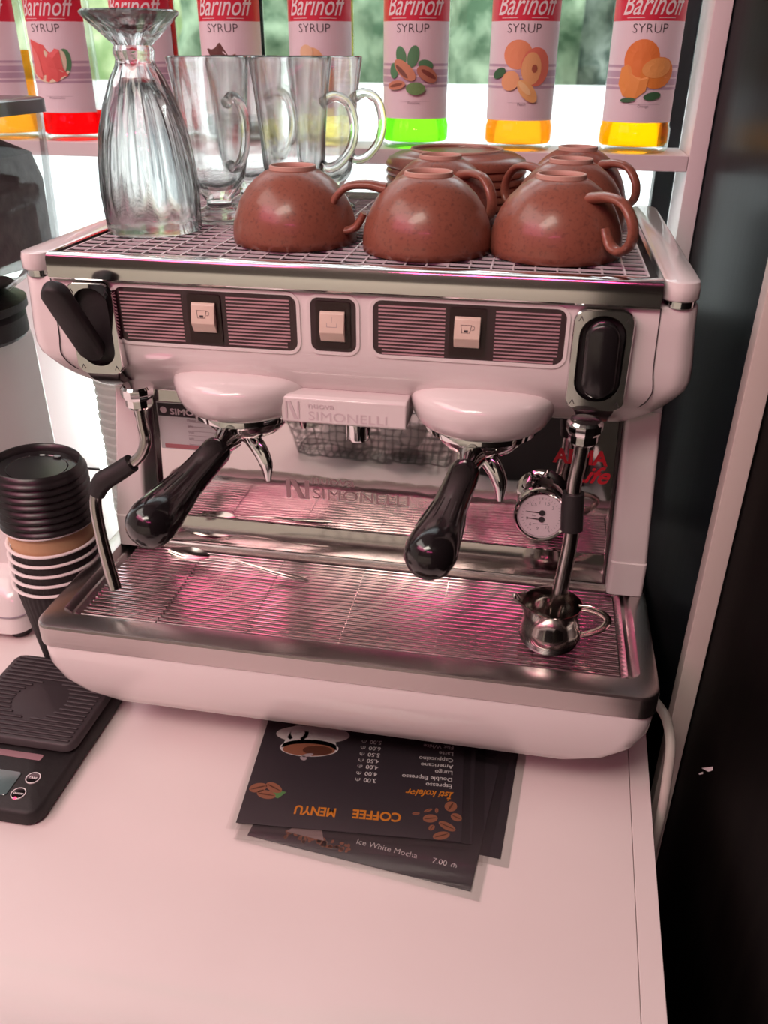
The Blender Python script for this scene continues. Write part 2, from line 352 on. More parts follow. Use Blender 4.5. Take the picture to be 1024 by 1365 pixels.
def liquid(col): return pane_mat('syrup_liquid', col, .12)
def bottle(x, y, flavour, col, label, level=.36):
    t = thing('syrup_bottle', label, 'bottle', (x, y, .7227), 0, 'syrup bottles on the window shelf')
    prof = [(0, .006), (.040, .003), (.050, 0), (.0555, .004), (.0562, .012), (.0562, .034), (.0535, .039), (RB, .05), (RB, .30), (.051, .325), (.040, .355), (.024, .385), (.0185, .40), (.0175, .44), (.0195, .442), (.0195, .452), (.0175, .453)]
    mk('glass_body', lathe(prof, 40), GLASSB, t)
    q = .0022
    mk('syrup', lathe([(0, .012), (.050, .010), (.0535, .014), (.0535, .034), (RB-q, .040), (RB-q, min(level, .30)), (0, min(level, .30))], 40), liquid(col), t)
    mk('cap', lathe([(.021, .430), (.0225, .431), (.0225, .462), (.021, .464), (0, .464)], 28), WHITE, t)
    W = RB*1.32
    lb = mk('label', wrapc(strip(-W, W, .045, .182, 36), off=.0005), mat('label_paper', (.80, .72, .76), .5), t, flat=True)
    mk('brand_band', wrapc(strip(-W, W, .182, .275, 36), off=.0005), mat('label_red', (.66, .035, .07), .35), lb, flat=True)
    br = join(text('Barinoff', .040, 0, .190, 'CENTER', .42, 0, .0002, .74), strip(-.037, -.010, .1855, .1862, 4), strip(.010, .037, .1855, .1862, 4))
    mk('brand_lettering', wrapc(br, off=.0010), WHITEP, lb, flat=True)
    mk('syrup_lettering', wrapc(text('SYRUP', .0175, 0, .1665, 'CENTER', 0, 0, -.00022, 1.05), off=.0010), INK, lb, flat=True)
    sm = []
    for v, h in ((.1225, .0018), (.112, .0042), (.1015, .0042), (.0925, .0018)): sm.append(strip(-W, W, v-h, v+h, 30))
    mk('label_stripes', wrapc(join(*sm), off=.0008), mat('label_mauve', (.52, .40, .50), .5), lb, flat=True)
    mk('small_print', wrapc(join(text('%s' % {'pistachio':'Pistachio','peach':'Peach','orange':'Orange','watermelon':'Watermelon'}.get(flavour, 'Syrup'), .0055, .004, .0665, 'CENTER'), strip(-.018, .03, .0705, .0708, 6)), off=.0010), GREYINK, lb, flat=True)
    for i, (vf, c) in enumerate(FRUIT[flavour]):
        v2 = ([(p[0]*1.1, p[1]*1.12+.107, 0) for p in vf[0]], vf[1])
        mk('fruit_picture', wrapc(v2, off=.0012+.0004*i), pm(c), lb, flat=True)
    return t
BY = .7475
for x, fl, col, lab, lv in (
    (-.748, 'caramel', (.95, .55, .10), 'amber syrup bottle cut by the left picture edge, above the grinder hopper', .14),
    (-.622, 'watermelon', (.95, .04, .05), 'syrup bottle with watermelon label and red syrup', .045),
    (-.468, 'cherry', (.75, .03, .05), 'red-labelled syrup bottle seen through the upturned tall sundae glass', .30),
    (-.313, 'chocolate', (.10, .04, .03), 'dark syrup bottle with chocolate label, behind the glass mugs', .30),
    (-.161, 'ginger', (.95, .85, .45), 'pale yellow syrup bottle with ginger root label, right of the glass mugs', .30),
    (-.004, 'pistachio', (.45, .95, .12), 'syrup bottle with pistachio label and bright green syrup', .045),
    (.167, 'peach', (.98, .55, .10), 'syrup bottle with peach label and light orange syrup', .045),
    (.352, 'orange', (1.0, .62, .03), 'syrup bottle with orange fruit label and yellow-orange syrup', .045)):
    bottle(x, BY, fl, col, lab, lv)

# ------------------------------------------------------------------ espresso machine
em = thing('espresso_machine', 'white and steel two-group espresso machine on the bar counter, cups on its top', 'coffee machine', (0, 0, 0))
TX = .0106
# base shell, feet
lv = []
for z, ix, iy in ((.174, .0015, .0015), (.165, 0, 0), (.140, .002, .0), (.115, .012, .003), (.095, .030, .008), (.078, .060, .016), (.066, .100, .030), (.058, .150, .060), (.055, .22, .10)):
    lv.append((z, -.3905+ix, .4065-ix, .009+iy, .60-iy, .030+ix*.25))
mk('base_shell', loft(lv, 8), WHITE, em, ang=50)
for fx in (-.19, .21):
    for fy in (.16, .50):
        mk('foot', xf(lathe([(0, 0), (.020, 0), (.022, .004), (.022, .02), (.018, .024), (.018, .056), (0, .056)], 24), (fx, fy, 0)), BLACKP, em)
# drip tray frame with well
x0, x1, y0, y1 = -.3915, .4075, .0085, .30
ix0, ix1, iy0, iy1 = -.3655, .384, .0435, .2420
T = .2055
frame = loft([(T-.0335, x0+.002, x1-.002, y0+.002, y1, .022), (T-.032, x0, x1, y0, y1, .024), (T-.004, x0, x1, y0, y1, .024), (T-.001, x0+.0015, x1-.0015, y0+.0015, y1-.001, .023), (T, x0+.005, x1-.005, y0+.005, y1-.004, .020),
              (T, ix0-.002, ix1+.002, iy0-.002, iy1+.002, .016), (T-.0015, ix0, ix1, iy0, iy1, .014), (T-.009, ix0+.006, ix1-.006, iy0+.004, iy1-.0015, .011), (T-.0075, ix0+.011, ix1-.011, iy0+.006, iy1-.0022, .009),
              (T-.014, ix0+.018, ix1-.018, iy0+.0075, iy1-.0030, .006), (T-.030, ix0+.019, ix1-.019, iy0+.008, iy1-.0032, .006)], 7, cap0=True, cap1=True)
tray = mk('drip_tray', frame, STEEL, em, ang=25)
gx0, gx1 = ix0+.0215, ix1-.0215
bars = []
cuts = [gx0, -.237, -.1115, .011, .134, .257, gx1]
for i in range(22):
    y = .0535+i*.0084
    for a, b in zip(cuts[:-1], cuts[1:]):
        a2 = a+(.0008 if a != gx0 else 0); b2 = b-(.0008 if b != gx1 else 0)
        bars.append(loops([[(q_, y+.0022, T-.0105), (q_, y+.0019, T-.0078), (q_, y+.0008, T-.0063), (q_, y-.0008, T-.0063), (q_, y-.0019, T-.0078), (q_, y-.0022, T-.0105)] for q_ in (a2, b2)]))
for xx in cuts[1:-1]: bars.append(box(xx-.0022, xx+.0022, .0525, .231, T-.0125, T-.0107))
mk('drip_grille', join(*bars), mat('grille_steel', (.62, .55, .55), .15, 1), tray, ang=50)
mk('tray_well', box(gx0-.002, gx1+.002, .052, .2385, T-.0285, T-.027), mat('gap_dark_steel', (.035, .016, .02), .35, .3), tray)  # darkness of the gaps between the bars is put into this colour
# chassis behind the splash panel
mk('rear_housing', rbox(-.355, .375, .275, .60, .178, .478, .004, .002), mat('grey_housing', (.45, .42, .42), .5), em)
# splash panel
spl = mk('splash_panel', prism_y([(-.312, .2075), (.3495, .2075), (.3415, .470), (-.2955, .470)], .2585, .2735), MIRROR, em)
mk('splash_foot', loops([[(x, .2460, T+.001), (x, .2463, T+.003), (x, .2555, .2460), (x, .2572, .2472), (x, .2584, .2472), (x, .2584, T+.001)] for x in (-.3100, .3485)]), mat('lower_splash_steel', (.66, .61, .60), .07, 1, bump=(5, .06, (1, 1, 1))), spl, ang=12)
for e_ in (loops([[(.3489, .2500, T+.001), (.3519, .2500, T+.001), (.3519, .2584, T+.001), (.3489, .2584, T+.001)], [(.3409, .250, .470), (.3439, .250, .470), (.3439, .2584, .470), (.3409, .2584, .470)]]),
     loops([[(-.3140, .2500, T+.001), (-.3115, .2500, T+.001), (-.3115, .2584, T+.001), (-.3140, .2584, T+.001)], [(-.2975, .250, .470), (-.2950, .250, .470), (-.2950, .2584, .470), (-.2975, .2584, .470)]])): mk('splash_edge', e_, DKSTEEL, spl)
lg = join(wallf(text('nuova', .021, -.073, .0185, 'LEFT', 0, 0, .0002, 1.25), 0, .2582, .2995), wallf(text('SIMONELLI', .0240, -.073, -.004, 'LEFT', 0, 0, 0, 1.25), 0, .2582, .2985))
nb = join(prism_y([(-.111, .292), (-.105, .292), (-.105, .322), (-.111, .322)], .2580, .259), prism_y([(-.083, .292), (-.077, .292), (-.077, .322), (-.083, .322)], .2580, .259), prism_y([(-.105, .322), (-.097, .322), (-.083, .292), (-.091, .292)], .2580, .259))
mk('maker_lettering', join(lg, nb), mat('raised_letter_steel', (.50, .42, .43), .3, 1), spl, flat=True)
rd = join(wallf(text('APPIA', .0285, .264, -.003, 'LEFT', 0, .0001, .0010, .93), 0, .2583, .386), wallf(text('Life', .034, .290, -.0, 'LEFT', .45, .0001, .0008, .95), 0, .2583, .356))
mk('model_lettering', rd, REDP, spl)
# data label on the splash panel
dl = mk('data_plate', prism_y([(-.296, .356), (-.190, .356), (-.190, .428), (-.296, .428)], .2570, .259), mat('silver_label', (.62, .64, .65), .3, .3), spl)
mk('data_plate_header', prism_y([(-.2945, .407), (-.192, .407), (-.192, .4265), (-.2945, .4265)], .2564, .257), INK, spl)
mk('header_lettering', join(wallf(text('SIMONELLI', .0125, -.2765, .4105, 'LEFT', 0, 0, .0004, 1.25), 0, .2562, 0), wallf(ell(-.286, .4165, .005, .005), 0, .2562, 0)), WHITEP, spl, flat=True)
lns = [wallf(strip(-.252, -.200 + .006*((i*7) % 3), .400-i*.007, .4006-i*.007, 3), 0, .2568, 0) for i in range(6)]
lns += [wallf(text(s_, .0052, -.252, .4013-i*.0095, 'LEFT'), 0, .2566, 0) for i, s_ in enumerate(('Model: APPIA LIFE', 'S/N', 'Volt', 'kW', 'bar'))]
mk('plate_print', join(*lns), GREYINK, spl, flat=True)
mk('plate_red_band', prism_y([(-.290, .3575), (-.191, .3575), (-.191, .3640), (-.290, .3640)], .2564, .2570), mat('dull_red_print', (.50, .20, .22), .5), spl)
# side columns
def col(tx0, tx1, bx0, bx1):
    return loft([(T+.0004, bx0, bx1, .221, .60, .006), (.2555, bx0-.0, bx1, .2225, .60, .006), (.2565, bx0+.0005, bx1-.0005, .2245, .60, .006), (.475, tx0, tx1, .2245, .60, .006)], 5)
mk('side_column', col(-.3365, -.3010, -.3690, -.3200), WHITE, em)
mk('side_column', col(.3445, .3870, .3535, .4020), WHITE, em)
# upper body
lv = []
for z, hw, yf, r in ((.6265, .3925, .1450, .020), (.6255, .394, .1440, .021), (.600, .3955, .144, .022), (.56, .400, .144, .024), (.540, .401, .1445, .026), (.528, .399, .147, .028), (.517, .393, .153, .03), (.505, .385, .161, .03), (.492, .375, .173, .03), (.480, .364, .187, .028), (.470, .352, .200, .025), (.464, .338, .212, .02)):
    lv.append((z, -hw, hw, yf, .61, r))
mk('upper_body', loft(lv, 8), WHITE, em, ang=50)
for sx in (-1, 1):
    seam = [(sx*(.3535+.0), .1436, .6255), (sx*.3555, .1434, .56), (sx*.358, .1436, .54), (sx*.3585, .1460, .528), (sx*.353, .1550, .512), (sx*.342, .1700, .4975)]
    mk('body_seam', tube(seam, .0007, 6, smooth=4), INK, em)
# deck frame
CW = .3525
for sx, nm in ((-1, 'l'), (1, 'r')):
    a, b = (sx*CW, sx*.392); a, b = min(a, b), max(a, b)
    mk('corner_cap', loft([(.6335, a+.002, b-.002, .1385, .640, .020), (.6355, a, b, .1365, .643, .021), (.6480, a, b, .1365, .643, .021), (.6535, a+.0015, b-.0015, .138, .6415, .020), (.6550, a+.005, b-.005, .1415, .638, .017)], 7), WHITE, em, ang=50)
    mk('chrome_inlay', loft([(.6262, a+.004, b-.003, .1400, .64, .018), (.6336, a+.004, b-.003, .1400, .64, .018)], 7), CHROME, em)
mk('front_band', loops([[(x, .142, .6262), (x, .1375, .6262), (x, .1362, .628), (x, .1366, .6485), (x, .1385, .6530), (x, .1425, .6552), (x, .152, .6555), (x, .1535, .6500), (x, .155, .640)] for x in (-CW+.0008, CW-.0008)]), STEELP, em, ang=30)
mk('deck_pan', box(-CW+.001, CW-.001, .150, .625, .6275, .6330), mat('deck_pan_steel', (.022, .010, .014), .5, 0), em)
mk('deck_rim', join(loops([[(x, .152, .6335), (x, .62, .6335), (x, .62, .6550), (x, .152, .6550)] for x in (-CW+.001, -CW+.0055)]), loops([[(x, .152, .6335), (x, .62, .6335), (x, .62, .6550), (x, .152, .6550)] for x in (CW-.0055, CW-.001)]), box(-CW+.0055, CW-.0055, .612, .618, .6335, .665)), STEELP, em)
g = []
n = 28
for i in range(n+1):
    x = -.338+i*(.676/n); g.append(box(x-.0010, x+.0010, .158, .608, .6520, .6546))
m_ = 23
for i in range(m_+1):
    y = .159+i*(.448/m_); g.append(box(-.339, .339, y-.0010, y+.0010, .6525, .6548))
mk('cup_grid', join(*g), mat('grid_wire', (.85, .82, .85), .35, .3), em)
mk('grid_supports', join(*[box(-.339, .339, yy-.003, yy+.003, .6332, .6514) for yy in (.165, .385, .60)]), DKSTEEL, em)
# control panels
def panel(xa, xb, za, zb, r, stripes, sw, icon):
    P = [(x, z) for x, z in rr(xa, xb, za, zb, r, 6)]
    # square the upper corners a little
    Po = [(x, z) for x, z in rr(xa-.004, xb+.004, za-.004, zb+.004, r+.004, 6)]
    mk('panel_bezel', ring_y(Po, P, .1425, .1445), WHITE, em)
    p = mk('control_panel', prism_y(P, .1435, .1450), PANELB, em)
    if stripes:
        for a, b in stripes:
            st = []
            for i in range(14):
                z = zb-.0065-i*.00425; xa2 = a+(.004 if i > 11 and a < xa+.02 else 0); xb2 = b-(.004 if i > 11 and b > xb-.02 else 0)
                st.append(box(xa2, xb2, .1430, .1436, z-.0009, z+.0009))
            mk('panel_stripes', join(*st), STRIPE, p)
    cxs, cz = sw
    mk('switch_surround', prism_y(rr(cxs-.0205, cxs+.0205, za+.004, zb-.004, .003, 3), .1415, .1436), mat('surround_brown', (.025, .012, .012), .25), p)
    # rocker: wedge, pressed at top
    def W_(z, y): return [(x, y, z) for x in ()]
    hw = .0145
    A = [(cz+.0175, .1395), (cz+.0150, .1370), (cz-.0060, .1330), (cz-.0170, .1385), (cz-.0185, .1410), (cz+.0175, .1410)]
    mk('rocker_switch', loops([[(cxs-hw, y, z) for z, y in A], [(cxs+hw, y, z) for z, y in A]]), SWITCH, p, bevel=.0015)
    ic = []
    if icon == 'cup':
        ic = [strip(-.006, .003, -.0045, -.0041, 1), strip(-.0075, .0050, .0040, .0044, 1), ([(-.0075, .0042, 0), (-.0070, .0042, 0), (-.0056, -.0043, 0), (-.0061, -.0043, 0)], [(0, 3, 2, 1)]), ([(.0050, .0042, 0), (.0045, .0042, 0), (.0026, -.0043, 0), (.0031, -.0043, 0)], [(0, 1, 2, 3)]), arc_band(.0058, .0012, .0022, .0026, -110, 120, 10), strip(-.0035, .0010, -.0036, -.0012, 1)]
    else:
        ic = [strip(-.0003, .0001, .001, .007, 1), strip(-.006, .006, -.0045, -.0041, 1), strip(-.006, -.0056, -.0045, .0, 1), strip(.0056, .006, -.0045, .0, 1)]
    icv = join(*ic)
    out = [(cxs+p_[0], .1350-(.0006)-(p_[1]*-.19)-.0000, cz+.005+p_[1]) for p_ in icv[0]]
    # follow the rocker slope
    out = [(x, .1370-(cz+.0150-z)*(.004/.021)-.0003, z) for x, y, z in out]
    mk('switch_icon', (out, icv[1]), GREYINK if icon != 'cup' else INK, p, flat=True)
panel(-.2745, -.0500, .5530, .6190, .011, [(-.268, -.1905), (-.135, -.0585)], (-.1620, .5885), 'cup')
panel(-.0335, .0205, .5555, .6185, .010, None, (-.0065, .5865), 'tap')
panel(.0400, .2565, .5555, .6190, .011, [(.0465, .123), (.179, .250)], (.1485, .5885), 'cup')
# steam levers
def lever(xc, zc, hw, hh, tilt, lean):
    Po = rr(xc-hw, xc+hw, zc-hh, zc+hh, .014, 7); Pi = rr(xc-hw+.0085, xc+hw-.0085, zc-hh+.012, zc+hh-.007, hw-.009, 7)
    pl = mk('lever_plate', loops([[(x, .146, z) for x, z in Po], [(x, .1345, z) for x, z in Po], [(xc+(x-xc)*.965, .1325, zc+(z-zc)*.98) for x, z in Po], [(xc+(x-xc)*1.05, .1325, zc+(z-zc)*1.02) for x, z in Pi], [(x, .1345, z) for x, z in Pi], [(x, .146, z) for x, z in Pi]], closed=True), CHROME, em, ang=30)
    mk('lever_recess', loops([[(x, .1335, z) for x, z in Pi], [(x, .143, z) for x, z in Pi], [(x, .142, z) for x, z in Pi]], cap0=False), BLACKM, pl)
    mk('plate_arrow', join(*[wallf(([(-.003, 0, 0), (0, .006, 0), (.003, 0, 0), (.0022, 0, 0), (0, .0043, 0), (-.0022, 0, 0)], [(0, 5, 4, 1), (1, 4, 3, 2)]), xc+sx*(hw-.008), .1322, zc+sz*(hh-.010)-.003) for sx in (-1, 1) for sz in (-1, 1)]), INK, pl, flat=True)
    # tongue below
    to = [[(xc-hw*.75, .1335, zc-hh+.003), (xc+hw*.75, .1335, zc-hh+.003)], [(xc-hw*.62, .139, zc-hh-.008), (xc+hw*.66, .139, zc-hh-.008)], [(xc-hw*.5, .158, zc-hh-.022), (xc+hw*.62, .158, zc-hh-.022)], [(xc-hw*.42, .192, zc-hh-.036), (xc+hw*.55, .192, zc-hh-.036)]]
    V = []; F = []
    for i, ((a), (b)) in enumerate(to):
        V += [a, b, (b[0], b[1]+.012, b[2]+.004), (a[0], a[1]+.012, a[2]+.004)]
        if i:
            for j in range(4): F.append((4*i-4+j, 4*i-4+(j+1) % 4, 4*i+(j+1) % 4, 4*i+j))
    F += [(3, 2, 1, 0), (12, 13, 14, 15)]
    mk('lever_tongue', (V, F), DKSTEEL, pl, bevel=.002)
    return pl
pl = lever(-.3015, .5675, .0300, .0565, None, 0)
def paddle(p0, p1, w, th, side):
    p0, p1 = Vector(p0), Vector(p1); t = (p1-p0); L = t.length; t.normalize(); s = Vector(side); s = (s-t*s.dot(t)).normalized(); nn = t.cross(s)
    P = rr(-w/2, w/2, 0, L, w/2-.0001, 8)
    def lvl(h, k): return [tuple(p0+s*(x*k)+t*(L/2+(z-L/2)*(1-(1-k)*w/L))+nn*h) for x, z in P]
    return loops([lvl(-th/2, .8), lvl(-th/2+.002, .95), lvl(-th/2+.005, 1), lvl(th/2-.005, 1), lvl(th/2-.002, .95), lvl(th/2, .8)])
mk('steam_lever', paddle((-.3040, .133, .5340), (-.3100, .068, .6370), .031, .018, (1, 0, .25)), BLACKM, pl, ang=60)
lever_r = lever(.2960, .5655, .0325, .0575, None, 0)
mk('steam_lever', paddle((.2975, .131, .5260), (.2950, .124, .6130), .036, .018, (1, 0, 0)), BLACKP, lever_r, ang=60)
lever_fix = None
# centre name plate
npl = mk('name_plate', loops([[(x0_, .172, .4990), (x0_, .1420, .4990), (x0_, .1380, .4960), (x0_, .1375, .4660), (x0_, .1400, .4635), (x0_, .20, .4635), (x0_, .20, .4990)] for x0_ in (-.073, .081)]), WHITE, em, bevel=.0015)
mk('embossed_lettering', join(wallf(text('nuova', .0115, -.040, .0165, 'LEFT', 0, 0, .0001, 1.2), 0, .1372, .468), wallf(text('SIMONELLI', .0165, -.040, .001, 'LEFT', 0, 0, 0, 1.25), 0, .1372, .468),
     prism_y([(-.068, .469), (-.0655, .469), (-.0655, .492), (-.068, .492)], .137, .138), prism_y([(-.053, .469), (-.0505, .469), (-.0505, .492), (-.053, .492)], .137, .138), prism_y([(-.0655, .492), (-.061, .492), (-.053, .469), (-.0575, .469)], .137, .138)), mat('emboss_shade_enamel', (.66, .58, .60), .3), npl, flat=True)  # flat letters, the relief's shading is put into their darker colour
mk('water_spout', xf(lathe([(0, .001), (.011, .001), (.012, 0), (.0145, .001), (.015, .004), (.015, .025), (.0135, .027), (.0135, .036), (0, .036)], 32), (.0165, .165, .4360)), CHROME, em)
# groups and portafilters
def group(gx, gy, hx, hy, hz):
    mk('group_cover', xf(lathe([(0, .0560), (.040, .0555), (.066, .0530), (.080, .0495), (.0875, .0440), (.0895, .0370), (.0890, .028), (.0865, .0165), (.0820, .0075), (.0760, .002), (.0700, 0), (.055, 0)], 72), (gx, gy, .4620)), WHITE, em, ang=50)
    rg = mk('group_ring', xf(lathe([(.055, .012), (.069, .012), (.070, .010), (.070, -.002), (.067, -.004), (.055, -.004)], 72, closed=True), (gx, gy, .4560)), CHROME, em)
    # notches of the locking ring
    pf = mk('portafilter', join(xf(lathe([(0, -.030), (.028, -.029), (.045, -.022), (.055, -.010), (.058, 0), (.0615, .001), (.0615, .009), (0, .009)], 64), (gx, gy, .4520))), CHROME, em, ang=40)
    H = Vector((hx, hy, hz)); C0 = Vector((gx, gy, .4430)); d = (H-C0).normalized()
    P = [C0+d*t for t in (.050, .074, .080)]
    mk('handle_neck', tube(P, [.018, .013, .015], 20), CHROME, pf)
    L = (H-C0).length
    q = [(0.077, .0140), (.078, .0175), (.083, .0190), (.10, .0190), (.125, .0195), (L-.065, .0210), (L-.045, .0240), (L-.020, .0275), (L, .0290), (L+.014, .0265), (L+.023, .0200), (L+.028, .0100), (L+.0295, .0005)]
    hb = [C0+d*t for t, r in q]
    mk('portafilter_handle', tube(hb, [r for t, r in q], 36), mat('black_handle', (.012, .010, .011), .16, coat=.5), pf, ang=50)
    # grip ribs
    rb = []
    s = d.cross(Vector((0, 0, 1))).normalized(); u = s.cross(d)
    for k in range(18):
        a = 2*PI*k/18; o = s*math.cos(a)+u*math.sin(a)
        if o.z > -.2: 
            rb.append(tube([C0+d*(L-.068)+o*.0208, C0+d*(L-.045)+o*.0241, C0+d*(L-.028)+o*.0266], [.0006, .0013, .0006], 6))
    mk('grip_ribs', join(*rb), BLACKP, pf)
    # curved open spout to the right
    sp = [(gx-.008, gy-.005, .421), (gx+.006, gy-.014, .4190), (gx+.020, gy-.022, .407), (gx+.029, gy-.026, .388), (gx+.031, gy-.028, .364)]
    mk('spout', tube(sp, [.013, .0125, .0115, .0095, .004], 16, flat=.55, up=(0, 1, 0), smooth=5), CHROME, pf)
    mk('spout_stem', tube([(gx, gy, .430), (gx, gy, .410)], [.014, .012], 20), CHROME, pf)
group(-.1380, .1960, -.1825, -.020, .3975)
group(.1680, .1960, .1345, -.020, .3940)
# steam wands
def wand(nut, P, rad, grip, nm='steam_wand'):
    wn = mk(nm, tube(P, rad, 16, smooth=8), mat('wand_steel', (.50, .45, .44), .18, 1), em, ang=60)
    x, y, z = nut
    mk('wand_joint', join(xf(lathe([(0, 0), (.014, 0), (.0165, .003), (.0165, .012), (.019, .014), (.0205, .018), (.0205, .026), (.018, .029), (0, .029)], 12 if nm else 30), (x, y, z)), xf(lathe([(0, -.012), (.008, -.012), (.009, 0), (0, 0)], 20), (x, y, z))), CHROME, wn, ang=25)
    mk('rubber_grip', tube(grip[0], grip[1], 18, smooth=6), BLACKM, wn, ang=60)
    return wn
LW = [(-.2480, .115, .482), (-.2460, .113, .458), (-.2440, .110, .435), (-.2560, .1085, .412), (-.2860, .104, .391), (-.3060, .1000, .378), (-.3190, .096, .352), (-.3140, .086, .300), (-.2990, .072, .2320)]
wand((-.2490, .118, .478), LW, [.0072]*6+[.0078]*2+[.0088], ([(-.2660, .1075, .4045), (-.2860, .104, .391), (-.3060, .1000, .378), (-.3165, .0975, .360)], [.0120, .0125, .0135, .0105]))
RW = [(.2878, .118, .480), (.2868, .118, .450), (.2848, .118, .420), (.2862, .116, .385), (.2885, .114, .350), (.2850, .110, .300), (.2800, .1065, .2420)]
wand((.2882, .120, .473), RW, [.0085, .0085, .0085, .0085, .0088, .0095, .0100], ([(.2850, .1180, .410), (.2858, .1168, .390), (.2880, .1150, .362)], [.0128, .0135, .0135]))
# pressure gauge
ga = mk('pressure_gauge', xf(lathe([(0, -.028), (.030, -.028), (.0350, -.02), (.0365, 0), (.0365, .004), (.0345, .0065), (.0320, .0055), (.0308, .003), (0, .003)], 56), (.2540, .2260, .3180), (PI/2-.10, 0, 0)), CHROME, em)
def gface(vf, h): return xf(([(p[0], p[1], p[2]+h) for p in vf[0]], vf[1]), (.2540, .2260, .3180), (PI/2-.10, 0, 0))
mk('dial_face', gface(fan(disc_pts(0, 0, .0307, .0307, 48)), .0034), mat('dial_white', (.86, .74, .80), .4), ga, flat=True)
nd = []
for cyy, l in ((.0045, .021), (-.0050, .020)):
    nd += [ell(0.001, cyy, .0042, .0042), ([(0, cyy-.0008, 0), (0, cyy+.0008, 0), (-l, cyy+.0004+.001, 0), (-l, cyy-.0002+.001, 0)], [(0, 1, 2, 3)])]
mk('gauge_needles', gface(join(*nd), .0048), INK, ga, flat=True)
tk = []
for i in range(31):
    a = math.radians(-60+i*10); 
    if -65 < math.degrees(a) < 245: tk.append(tube([(.0262*math.cos(a), .0262*math.sin(a), 0), (.0238*math.cos(a), .0238*math.sin(a), 0)], .0002 if i % 5 else .0004, 4))
for s_, a in (('0.5', 125), ('1', 100), ('1.5', 70), ('2', 40), ('3', 195), ('6', 225), ('9', 260), ('12', 300)):
    a = math.radians(a); tk.append(text(s_, .0065, .0190*math.cos(a), .0190*math.sin(a)-.002, 'CENTER'))
tk.append(text('bar', .0045, -.009, -.0015, 'CENTER')); tk.append(strip(-.010, .010, -.0125, -.0118, 2))
mk('dial_numbers', gface(join(*tk), .0038), GREYINK, ga, flat=True)

# ------------------------------------------------------------------ stoneware cups on the deck
DZ = .6550
def make_cup(label):
    t = thing('coffee_cup', label, 'cup', (0, 0, 0), 0, 'upturned stoneware cups on the machine')
    out = [(.0740, 0), (.0768, .0015), (.0772, .010), (.0762, .022), (.0722, .036), (.0660, .050), (.0572, .063), (.0462, .0735), (.0370, .0800), (.0310, .0832), (.0290, .0840)]
    inn = [(.0275, .0835), (0, .0835), (0, .0790), (.0300, .0785), (.0430, .067), (.0590, .050), (.0675, .034), (.0720, .020), (.0725, .004)]
    mk('bowl', lathe(out+inn[:2], 64), TERRA, t, ang=60)
    mk('bowl_inside', lathe([(.0740, 0), (.0725, .003)]+inn[::-1][1:-2]+[(0, .079)], 64), TERRA, t, ang=60)
    mk('foot_ring', lathe([(.0285, .0838), (.0283, .0880), (.0275, .0888), (.0258, .0888), (.0250, .0875), (.0248, .0838)], 48, closed=True), CLAYRIM, t)
    P = [(.0500, 0, .0680), (.0740, 0, .0720), (.0980, 0, .0680), (.1140, 0, .0500), (.1150, 0, .0310), (.1020, 0, .0195), (.0880, 0, .0225), (.0800, 0, .0330), (.0765, 0, .0400)]
    mk('handle', tube(P, [.0066, .0054, .0046, .0046, .0048, .0050, .0050, .0046, .0040], 16, flat=1.6, up=(0, 1, 0), smooth=7), TERRA, t, ang=60)
    return t
c0 = make_cup('upturned terracotta stoneware cup at the left front, beside the glassware')
c0.location = Vector((-.0830, .2700, DZ))*S; c0.rotation_euler = (0, 0, math.radians(105))
for loc, rz, lab in (((.0860, .2480, DZ), 182, 'upturned terracotta cup front centre, its handle curling to the left'),
                     ((.2370, .2560, DZ), -47, 'upturned terracotta cup front right, curled handle towards the viewer'),
                     ((.0780, .4250, DZ), -48, 'upturned terracotta cup hidden behind the front centre cup, handle to the right'),
                     ((.2500, .4150, DZ), 138, 'upturned terracotta cup second in the right-hand row'),
                     ((.2620, .5740, DZ), -45, 'upturned terracotta cup at the back of the right-hand row, handle to the right')):
    dup(c0, loc, math.radians(rz), lab)
# upturned saucers behind
sz = DZ
for i in range(6):
    top = i == 5
    t = thing('saucer', ['lowest saucer of the upturned terracotta stack behind the cups', 'second lowest saucer of the upturned terracotta stack', 'third saucer from the bottom of the upturned terracotta stack', 'third saucer from the top of the upturned terracotta stack', 'second highest saucer of the upturned terracotta stack', 'topmost upturned terracotta saucer, its pale foot ring showing'][i], 'saucer', (.0020+.0800, .6000-.0, sz+i*.0108), 0, 'upturned saucers stacked behind the cups')
    mk('plate', lathe([(.1040, 0), (.1075, .002), (.1080, .0055), (.1040, .0125), (.0900, .0195), (.0720, .0225), (.0700, .0250), (.0680, .0250), (.0665, .0215), (0, .0215), (0, .0175), (.0700, .0165), (.0960, .0080)], 64, closed=False), TERRA, t, ang=50)
    if top: mk('foot_ring', lathe([(.0712, .0240), (.0705, .0262), (.0675, .0262), (.0668, .0240)], 56, closed=True), CLAYRIM, t)

# ------------------------------------------------------------------ glassware on the deck
class FL:
    def __init__(s, k, f): s.k = k; s.f = f
    def __call__(s, i, r, z): return s.f(z)
gt = thing('sundae_glass', 'tall clear sundae glass standing upside down at the left front', 'glass', (-.2870, .3060, DZ))
outp = [(.0600, 0), (.0615, .0012), (.0615, .012), (.0610, .05), (.0585, .085), (.0530, .120), (.0440, .150), (.0330, .178), (.0250, .192), (.0230, .200), (.0250, .206), (.0250, .210), (.0225, .2145), (.0300, .222), (.0450, .236), (.0575, .2465), (.0585, .2495), (.0560, .2515), (.0420, .244), (.0220, .232), (0, .226)]
innp = [(0, .176), (.0160, .174), (.0280, .162), (.0390, .138), (.0475, .110), (.0530, .080), (.0560, .050), (.0570, .012), (.0580, .0012)]
def fz(z): return .042*max(0, min(1, (z-.012)/.03))*max(0, min(1, (.2-z)/.03)) + (.035 if z > .218 and z < .243 else 0)
